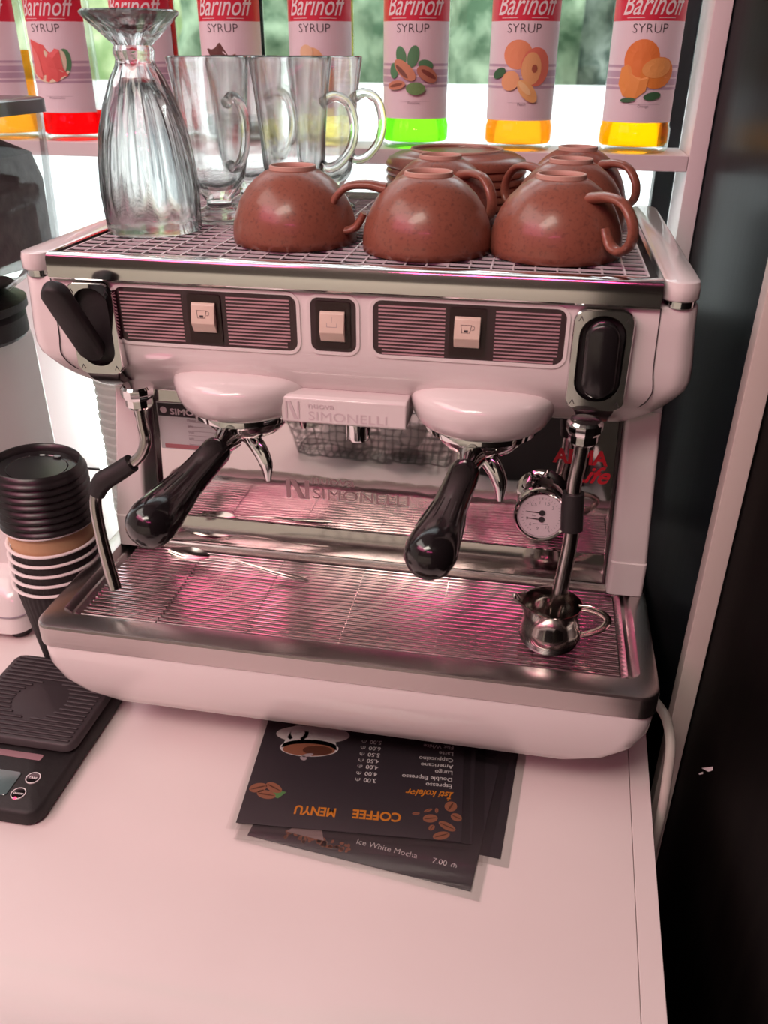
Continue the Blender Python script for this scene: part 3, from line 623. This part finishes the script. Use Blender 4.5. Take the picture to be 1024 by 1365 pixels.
mk('fluted_glass', lathe(outp+innp, 120, closed=False, flute=FL(12, fz)), GLASS, gt, ang=60)
def make_mug(label):
    t = thing('glass_mug', label, 'glass mug', (0, 0, 0), 0, 'clear glass mugs beside the sundae glass')
    o = [(0, .002), (.030, .001), (.040, 0), (.0420, .003), (.0415, .007), (.0300, .012), (.0180, .019), (.0170, .025), (.0240, .035), (.0370, .052), (.0420, .075), (.0440, .11), (.0475, .15), (.0530, .196), (.0535, .2020), (.0520, .2030), (.0508, .2010)]
    i = [(.0500, .196), (.0445, .15), (.0405, .11), (.0380, .080), (.0330, .060), (.0200, .046), (0, .042)]
    mk('mug_body', lathe(o+i, 96, flute=FL(8, lambda z: .035*max(0, min(1, (z-.045)/.03))*max(0, min(1, (.185-z)/.03)))), GLASS, t, ang=60)
    P = [(.0420, 0, .150), (.060, 0, .158), (.080, 0, .150), (.088, 0, .125), (.083, 0, .098), (.066, 0, .078), (.0500, 0, .072), (.0395, 0, .076)]
    mk('handle', tube(P, [.0072, .0066, .0062, .0060, .0060, .0062, .0064, .0064], 14, up=(0, 1, 0), smooth=6), GLASS, t, ang=60)
    return t
m0 = make_mug('clear glass mug right behind the upturned sundae glass')
m0.location = Vector((-.2260, .3900, DZ))*S; m0.rotation_euler = (0, 0, math.radians(-42))
for loc, rz, lab in (((-.2150, .5000, DZ), -25, 'clear glass mug at the back, between the two front glass mugs'),
                     ((-.1170, .3980, DZ), -10, 'clear glass mug behind the left terracotta cup, handle to the right'),
                     ((-.0980, .5000, DZ), -12, 'clear glass mug farthest right, behind another glass mug')):
    dup(m0, loc, math.radians(rz), lab)

# ------------------------------------------------------------------ milk jug, spoon
GZ = T-.0061
pj = thing('milk_jug', 'small steel milk jug on the drip tray under the right steam wand', 'jug', (.2760, .1040, GZ))
JP = [(0, 0), (.026, 0), (.032, .003), (.0365, .010), (.0385, .019), (.0370, .030), (.0340, .040), (.0335, .052), (.0365, .0625)]
JI = [(.0357, .0625), (.0327, .052), (.0332, .040), (.0362, .030), (.0375, .019), (.0355, .010), (.031, .004), (.025, .0015), (0, .0015)]
v, f = lathe(JP+JI, 72)
v2 = []
for x, y, z in v:
    a = math.atan2(y, x); d = abs((a-PI*1.0+PI) % (2*PI)-PI); k = math.exp(-(d/.30)**2)*max(0, (z-.036)/.0265)**1.6
    rad = math.hypot(x, y); s_ = 1+.42*k; v2.append((x*s_, y*s_, z+.006*k))
mk('jug_body', (v2, f), mat('jug_steel', (.62, .58, .55), .12, 1), pj, ang=60)
rings = [xf(lathe([(q, z-.0003), (q+.0003, z), (q, z+.0003), (q-.0004, z)], 60, closed=True)) for z, q in ((.005, .0338), (.007, .0352), (.009, .0364), (.011, .0371), (.013, .0377), (.015, .0382), (.017, .0385))]
mk('turned_rings', join(*rings), DKSTEEL, pj)
mk('jug_handle', tube([(.0325, -.001, .0575), (.046, -.004, .0590), (.0600, -.007, .0560), (.0680, -.009, .0480), (.0640, -.010, .0370), (.0520, -.008, .0270), (.0375, -.005, .0190)], .0050, 12, flat=.28, up=(0, 1, 0), smooth=6), mat('strap_steel', (.62, .55, .50), .15, 1), pj, ang=60)
pj.rotation_euler = (0, 0, math.radians(2))
sp = thing('teaspoon', 'steel teaspoon lying at the back of the drip tray', 'spoon', (-.2450, .2010, T+.0005))
V = []; F = []
NU, NV = 14, 8
for side in (0, 1):
    for i in range(NU+1):
        for j in range(NV+1):
            t_ = i/NU; w_ = .0205*math.sin(PI*min(1, t_*1.0))**.7*(1-.25*t_); q = (j/NV*2-1)
            dep = -.0065*(1-q*q)*math.sin(PI*t_)
            V.append((-.038+.070*t_, q*w_, .008+dep-side*.0009))
for side in (0, 1):
    o_ = side*(NU+1)*(NV+1)
    for i in range(NU):
        for j in range(NV):
            a = o_+i*(NV+1)+j; F.append((a, a+1, a+NV+2, a+NV+1) if side else (a, a+NV+1, a+NV+2, a+1))
mk('spoon_bowl', (V, F), mat('spoon_steel', (.42, .37, .35), .16, 1), sp, ang=80)
mk('spoon_handle', tube([(.030, 0, .0080), (.052, -.001, .0105), (.090, -.004, .0085), (.130, -.007, .0045), (.160, -.009, .0030), (.182, -.010, .0032)], [.0030, .0028, .0032, .0044, .0062, .0048], 12, flat=.3, up=(0, 0, 1), smooth=5), mat('spoon_steel', (.42, .37, .35), .16, 1), sp, ang=60)
sp.rotation_euler = (0, 0, math.radians(-5))

# ------------------------------------------------------------------ paper cup stack
CXY = (-.4500, .1740)
def ripple(i, r, z): return .012
rp = FL(44, lambda z: .010)
zs = [0, .0165, .0330, .0495, .0660]
plab = ['lowest black ripple paper cup of the stack beside the scale', 'second lowest black ripple paper cup in the stack', 'middle black ripple paper cup in the stack', 'fourth black ripple paper cup from the bottom of the stack', 'uppermost black ripple paper cup, just under the kraft one']
def cup_geo(t, body, ripply, z_off=0):
    H = .172
    fl_ = FL(44, lambda z: .011 if .004 < z < H-.014 else 0) if ripply else None
    mk('sleeve', lathe([(.0400, .0), (.0405, .002), (.0430, .010), (.0600, H-.016), (.0600, H-.005), (.0582, H-.005), (.0385, .006), (0, .006)], 176 if ripply else 64, flute=fl_), body, t, ang=70)
    mk('cup_rim', lathe([(.0635+.0028*math.cos(a), H+.0022*math.sin(a)) for a in [2*PI*k/10 for k in range(10)]], 72, closed=True), PAPERW, t)
for i, z in enumerate(zs):
    t = thing('paper_cup', plab[i], 'paper cup', (CXY[0]+.0010*i, CXY[1]+.0005*i, .0006+z), 0, 'black ripple paper cups nested in one stack')
    cup_geo(t, RIPPLE, True)
t = thing('paper_cup', 'brown kraft paper cup nested on top of the black ones', 'paper cup', (CXY[0]+.003, CXY[1]+.002, .0960), 0)
cup_geo(t, KRAFT, False)
lz = .2685
for i in range(8):
    top = i == 7
    tl = thing('cup_lid', ['lowest black plastic lid on the kraft cup', 'second black lid from the bottom of the lid pile', 'third black lid from the bottom of the lid pile', 'fourth black lid from the bottom of the lid pile', 'fourth black lid from the top of the lid pile', 'third black lid from the top of the lid pile', 'second black lid from the top of the lid pile', 'topmost black plastic lid, its sunken face showing'][i], 'lid', (CXY[0]+.0035-.0004*i, CXY[1]+.002, lz+i*.0108), 0, 'black cup lids piled on the paper cups')
    tl.rotation_euler = (math.radians(-1.0), math.radians(.5*i), 0)
    mk('rim', lathe([(.0610, -.002), (.0655, -.001), (.0672, .0015), (.0665, .0045), (.0640, .0060), (.0625, .012), (.0600, .0165), (.0575, .0170), (.0560, .0155), (.0550, .0060)], 64), BLACKP, tl, ang=60) if False else mk('rim', lathe([(.0600, 0), (.0655, -.0005), (.0672, .0015), (.0665, .0045), (.0645, .0060), (.0630, .0095), (.0605, .0150), (.0590, .0160), (.0572, .0150), (.0550, .0050), (0, .0042)], 64), mat('lid_black', (.016, .014, .015), .3), tl, ang=50)
    if top:
        mk('sip_hole', xf(rbox(-.006, .006, -.0035, .0035, 0, .003, .003, .001), (.010, .038, .0045)), BLACKP, tl)
        mk('vent_ridge', xf(lathe([(.0400, 0), (.0410, .0012), (.0420, 0)], 48, closed=True), (0, 0, .0046)), BLACKG, tl)

# ------------------------------------------------------------------ kitchen scale
ks = thing('coffee_scale', 'black digital coffee scale with ribbed platform at the left edge of the counter', 'scale', (-.4320, -.138, 0))
mk('scale_body', loft([(.001, -.090, .090, .004, .275, .018), (.004, -.094, .094, 0, .279, .020), (.020, -.094, .094, 0, .279, .020), (.0245, -.090, .090, .004, .275, .017)], 6), BLACKM, ks, ang=50)
PLAT = mat('dark_rubber', (.045, .036, .040), .5)
pf = mk('platform', loft([(.0270, -.088, .088, .106, .272, .014), (.0300, -.092, .092, .102, .276, .016), (.0385, -.090, .090, .104, .274, .015), (.0405, -.087, .087, .107, .271, .013)], 6), PLAT, ks, ang=50)
mk('platform_neck', rbox(-.07, .07, .12, .25, .0245, .0275, .01, .0005), BLACKP, ks)
rb = []
for i in range(20):
    y = .1120+i*.0081
    dy = (y-.182); 
    if abs(dy) < .038:
        h = math.sqrt(.038**2-dy*dy)*1.05; segs = [(-.083, -h), (h, .083)]
    else: segs = [(-.083, .083)]
    for a, b in segs: rb.append(rbox(a, b, y-.0020, y+.0020, .0400, .0425, .002, .0008, 2))
mk('ribs', join(*rb), PLAT, pf, ang=60)
mk('drip_strip', rbox(-.07, .052, .086, .0965, .0245, .0256, .003, .0003), mat('mauve_plastic', (.30, .17, .19), .3), ks)
mk('display', rbox(-.060, .040, .022, .062, .0243, .0262, .004, .0004), mat('lcd_glass', (.10, .16, .16), .08, coat=1), ks)
for bx, by, s_ in ((.0590, .0560, 'TARE'), (.0545, .0285, 'ON/OFF')):
    b = mk('button', xf(lathe([(0, 0), (.0085, 0), (.0085, .0012), (0, .0014)], 32), (bx, by, .0244)), BLACKG, ks)
    mk('button_ring', xf(lathe([(.0085, 0), (.0096, 0), (.0096, .0016), (.0085, .0016)], 36, closed=True), (bx, by, .0244)), WHITEP, b)
    mk('button_lettering', xf(text(s_, .0048 if len(s_) < 5 else .0038, 0, -.0017, 'CENTER', 0, 0, .0001), (bx, by, .0260)), WHITEP, b, flat=True)
mk('power_light', xf(lathe([(0, 0), (.0022, 0), (.0015, .0010), (0, .0012)], 16), (.0545, .0205, .0256)), mat('red_led', (.8, .02, .05), .3, emit=(1, .05, .12), es=3), ks)

# ------------------------------------------------------------------ menus
def sheet(name, label, origin, ang, z, w_, h_, film=.011, thick=.0006):
    t = thing(name, label, 'menu', (origin[0], origin[1], z), math.radians(ang), 'laminated menus lying under the machine')
    mk('card', box(0, w_, -h_, 0, .0002, thick), CARD, t)
    mk('laminate_film', ([(p[0], p[1], thick+.0003) for p in box(-film, w_+film, -h_-film, film, 0, 0)[0][:4]], [(0, 1, 3, 2)]), LAMI, t, flat=True)
    return t
ZT = .0009
sheet('menu_card', 'laminated menu lowest on the right, only its blank dark right edge showing', (.2397, -.0772), -184.5, .0004, .270, .200)
mB = sheet('menu_card', 'laminated menu sticking out in front, reading Ice White Mocha', (-.0747-.0033*0, -.1003), -5.94, .0016, .284, .205) if False else None
mB = thing('menu_card', 'laminated menu sticking out in front, reading Ice White Mocha', 'menu', (-.0747, -.1003, .0016), math.radians(-5.94), 'laminated menus lying under the machine')
mk('card', box(0, .284, 0, .205, .0002, .0006), CARD, mB)
mk('laminate_film', ([(-.014, -.011, .0009), (.296, -.011, .0009), (.296, .216, .0009), (-.014, .216, .0009)], [(0, 1, 2, 3)]), LAMI, mB, flat=True)
mk('menu_lettering', join(text('Ice White Mocha', .0112, .1342, .0265, 'LEFT'), text('7.00', .0108, .2310, .0262, 'LEFT'), manat(.0108, .2545, .0262)), WHITEP, mB, flat=True).location = (0, 0, .0007*S)
rnd = random.Random(3)
bb = [ell(.045+rnd.random()*.085, .010+rnd.random()*.012+.02*0, .0030, .0020, rnd.random()*180, 10) for _ in range(46)]
mk('bean_picture', join(*bb), BEANL, mB, flat=True).location = (0, 0, .00075*S)
mk('cup_picture', poly([(.045, .019), (.095, .019), (.087, .034), (.056, .036)]), mat('pale_cup_print', (.45, .33, .33), .5), mB, flat=True).location = (0, 0, .0008*S)
mA = thing('menu_card', 'topmost laminated coffee menu headed COFFEE MENYU, upside down to the viewer', 'menu', (.1906, -.0638, .0040), math.radians(-175.53), 'laminated menus lying under the machine')
mk('card', box(0, .2859, -.205, 0, .0002, .0006), CARD, mA)
mk('laminate_film', ([(-.010, -.216, .00125), (.296, -.216, .00125), (.296, .011, .00125), (-.010, .011, .00125)], [(0, 1, 2, 3)]), LAMI, mA, flat=True)
def onA(name, vf, m, h=.0007): o = mk(name, vf, m, mA, flat=True); o.location = (0, 0, h*S); return o
onA('title_lettering', join(text('COFFEE', .0195, .0775, -.0362, 'LEFT', 0, 0, .0006, .93), text('MENYU', .0195, .1615, -.0352, 'LEFT', 0, 0, .0006, .83)), ORANGEP)
onA('heading_lettering', text('İsti kofelər', .0155, .0120, -.0785, 'LEFT', .35, 0, .0003, .86), ORANGEP)
rows = [('Espresso', '3.00', .0918), ('Double Espresso', '4.00', .1034), ('Lungo', '4.00', .1158), ('Americano', '4.50', .1270), ('Cappuccino', '5.50', .1388), ('Latte', '6.00', .1510), ('Flat White', '5.00', .1630)]
onA('price_lettering', join(*[text(a, .0100, .0140, -z, 'LEFT', 0, 0, .0001) for a, b, z in rows], *[text(b, .0100, .1160, -z+.001, 'LEFT', 0, 0, .0001) for a, b, z in rows], *[manat(.0100, .1380, -z+.001) for a, b, z in rows]), WHITEP)
onA('saucer_picture', ell(.2160, -.1650, .053, .018, 3, 32), PAPERW, .00065)
onA('cup_picture', join(ell(.2166, -.1380, .0415, .0165, 3, 32), poly([(.177, -.138), (.256, -.136), (.248, -.170), (.186, -.170)]), arc_band(.238, -.165, .010, .016, 120, 420, 20)), WHITEP, .0008)
onA('coffee_picture', ell(.2166, -.1345, .0370, .0120, 3, 32), BEANL, .00095)
onA('coffee_foam_picture', ell(.2040, -.1345, .0210, .0090, 3, 24), BEANM, .00105)
onA('steam_picture', join(ell(.216, -.124, .008, .003, 20), ell(.221, -.118, .005, .004, -30)), mat('steam_print', (.50, .42, .45), .5), .0011)
bs = [(.2502, -.0617, .013, .007, 150), (.2577, -.0490, .013, .007, 170), (.2711, -.0594, .012, .008, 20), (.0405, -.0324, .0095, .0065, 10), (.0187, -.0222, .012, .0055, -28), (.0150, -.0545, .0085, .0080, 60), (.0253, -.0070, .011, .0060, 20), (.0075, -.0377, .0075, .006, 150), (.0592, -.0385, .005, .0022, 10), (.038, -.018, .0050, .0035, 60), (.044, -.045, .006, .0022, 30), (.033, -.046, .004, .0022, 90)]
onA('bean_picture', join(*[ell(*q) for q in bs]), BEANL, .0008)
onA('bean_crease_picture', join(*[ell(q[0], q[1], q[2]*.85, q[3]*.16, q[4]+4, 12) for q in bs]), BEANM, .0010)
onA('leaf_picture', poly([(.232, -.056), (.241, -.0440), (.255, -.050), (.246, -.058)]), LEAFG, .0007)
t = thing('menu_card', 'laminated menu second from the top, only a thin dark strip and film edge showing', 'menu', (.2035, -.0640, .0028), math.radians(-176.9), 'laminated menus lying under the machine')
mk('card', box(0, .2859, -.205, 0, .0002, .0006), CARD, t)
mk('laminate_film', ([(-.014, -.216, .0008), (.296, -.216, .0008), (.296, .030, .0008), (-.014, .030, .0008)], [(0, 1, 2, 3)]), LAMI, t, flat=True)

# ------------------------------------------------------------------ grinder
gr = thing('coffee_grinder', 'white coffee grinder with clear hopper of dark coffee, left of the machine', 'grinder', (-.690, .360, 0))
mk('grinder_base', loft([(.016, -.12, .131, -.155, .12, .03), (.020, -.122, .134, -.160, .12, .03), (.075, -.12, .129, -.145, .12, .03), (.095, -.115, .120, -.120, .12, .03), (.110, -.11, .105, -.08, .11, .03)], 6), WHITE, gr, ang=40)
mk('base_seam', loft([(.0470, -.1215, .1330, -.1545, .12, .03), (.0485, -.1215, .1330, -.1540, .12, .03)], 6), GREYINK, gr)
for a in (-1, 1):
    for b in (-.125, .09): mk('foot', xf(lathe([(0, 0), (.016, 0), (.017, .003), (.015, .017), (0, .017)], 20), (a*.105, b, 0)), BLACKP, gr)
mk('grinder_body', loft([(.100, -.10, .100, -.085, .095, .015), (.45, -.10, .100, -.085, .095, .015), (.468, -.097, .097, -.082, .092, .015)], 6), WHITE, gr)
mk('collar', xf(lathe([(0, .468), (.104, .468), (.109, .474), (.109, .500), (.100, .508), (.114, .512), (.114, .524), (.085, .530), (0, .530)], 48), (.022, .0, 0)), BLACKM, gr)
mk('hopper', loft([(.526, -.09, .09, -.08, .08, .04), (.555, -.12, .130, -.095, .095, .04), (.60, -.17, .180, -.110, .112, .04), (.785, -.17, .184, -.110, .112, .03)], 8, cap0=False, cap1=False), PLASTICC, gr)
mk('lid', loft([(.785, -.174, .188, -.113, .115, .03), (.802, -.174, .188, -.113, .115, .03), (.805, -.170, .184, -.109, .111, .03)], 8), BLACKP, gr)
mk('coffee_grounds', loft([(.532, -.084, .084, -.075, .075, .04), (.557, -.114, .124, -.090, .090, .04), (.60, -.163, .170, -.104, .106, .04), (.695, -.163, .173, -.104, .106, .04), (.732, -.16, .165, -.10, .10, .04), (.750, -.13, .13, -.08, .08, .04)], 8), GROUNDS, gr)
# ------------------------------------------------------------------ stack of clear cups behind, cord
lab = 'translucent plastic cup in the tall stack between grinder and espresso machine'
pc = thing('plastic_cup', lab+', the topmost', 'plastic cup', (-.470, .500, .0), 0, 'translucent plastic cups in a tall stack behind the machine')
FROST = mat('frosted_plastic', (.86, .93, .90), .35); nt = FROST.node_tree
tl_ = nt.nodes.new('ShaderNodeBsdfTranslucent'); tl_.inputs[0].default_value = (.9, .95, .92, 1); mx_ = nt.nodes.new('ShaderNodeMixShader'); mx_.inputs[0].default_value = .55
o_ = [n for n in nt.nodes if n.type == 'OUTPUT_MATERIAL'][0]; nt.links.new(o_.inputs[0].links[0].from_socket, mx_.inputs[1]); nt.links.new(tl_.outputs[0], mx_.inputs[2]); nt.links.new(mx_.outputs[0], o_.inputs[0])
mk('cup_wall', lathe([(0, .001), (.034, 0), (.036, .002), (.050, .115), (.0525, .117), (.0525, .121), (.050, .122), (.0485, .118), (.0345, .004), (0, .003)], 40), FROST, pc)
pc['label'] = 'lowest translucent plastic cup of the tall stack behind the machine'
for i in range(1, 21):
    q = dup(pc, (-.470+.0008*math.sin(i), .500, .0152*i), 0, 'translucent plastic cup, %s of the tall stack behind the machine' % ('topmost' if i == 20 else 'nested within the middle'))
for nm_, pts in (('power_cord', [(.4340, .36, .008), (.4340, .24, .034), (.4390, .150, .076), (.4430, .110, .086), (.4460, .080, .072), (.4470, .066, .030), (.4470, .055, -.03), (.4470, .06, -.15), (.4470, .08, -.5), (.4470, .10, FZ+.006)]),):
    tag(mk(nm_, tube(pts, .0065, 12, smooth=8), mat('white_cord', (.62, .60, .54), .45), ang=60), 'thick off-white cord hanging down between counter and black panel', 'cord')

# ------------------------------------------------------------------ on the near end of the counter (mirrored in the splash panel)
bk = thing('wire_basket', 'steel wire basket with white bowls, seen only as a reflection in the splash panel', 'basket', (-.130, -.545, 0))
WIRE = mat('basket_wire', (.12, .12, .12), .3, .8)
def hoop(z, hx, hy, r=.0022): 
    P = [(x, y, z) for x, y in rr(-hx, hx, -hy, hy, .03, 5)]; return tube(P+[P[0]], r, 6, cap=False)
mk('rim_wire', join(hoop(.150, .210, .100, .0035), hoop(.012, .185, .080, .003)), WIRE, bk)
ww = [hoop(z, .185+.025*(z-.012)/.138, .080+.02*(z-.012)/.138, .0016) for z in (.03, .048, .066, .084, .102, .120)]
for i in range(21):
    x = -.20+i*.02; ww.append(tube([(x, -.099, .15), (x*.88, -.08, .012), (x*.88, .08, .012), (x, .099, .15)], .0016, 6))
for y in (-.07, -.035, 0, .035, .07): ww.append(tube([(-.209, y, .15), (-.185, y*.85, .012), (.185, y*.85, .012), (.209, y, .15)], .0013, 6))
for x in (-.11, -.04, .03, .10): ww.append(tube([(x-.022, -.097, .13), (x-.02, -.09, .180), (x, -.088, .200), (x+.02, -.09, .180), (x+.022, -.097, .13)], .0022, 8, smooth=5))
mk('basket_wires', join(*ww), WIRE, bk)
for i, (x, y) in enumerate(((-.075, 0), (.065, .005))):
    b = tag(mk('white_bowl', lathe([(0, .004), (.025, 0), (.03, .004), (.055, .035), (.062, .085), (.060, .086), (.052, .037), (.028, .010), (0, .010)], 40), PAPERW, loc=(-.130+x, -.545+y, .0145)), ['white bowl on the left inside the wire basket, seen only in reflection', 'white bowl on the right inside the wire basket, seen only in reflection'][i], 'bowl', 'bowls in the wire basket')
kb = thing('dark_reflection_box', 'added black box on the near end of the counter, darkening the splash panel reflection', 'box', (.235, -.540, 0))  # unseen box added to darken the right half of the mirrored panel
mk('bin', loft([(.0, -.135, .135, -.09, .09, .02), (.165, -.150, .150, -.10, .10, .02), (.165, -.143, .143, -.093, .093, .017), (.02, -.13, .13, -.083, .083, .015)], 6), BLACKM, kb)
mk('box_bar', tube([(-.144, 0, .14), (.144, 0, .14)], .012, 16), BLACKM, kb)

lt = thing('light_tube', 'bright white vertical light tube in the gap between grinder and espresso machine', 'lamp', (-.705, .790, 0))
mk('tube', xf(lathe([(0, .012), (.010, .012), (.010, .332), (0, .332)], 20), (0, 0, 0)), mat('lit_tube', (1, 1, 1), .5, emit=(.86, 1, .96), es=14), lt)
for z in (0, .332): mk('tube_socket', xf(lathe([(0, 0), (.013, 0), (.013, .012), (0, .012)], 20), (0, 0, z)), WHITE, lt)
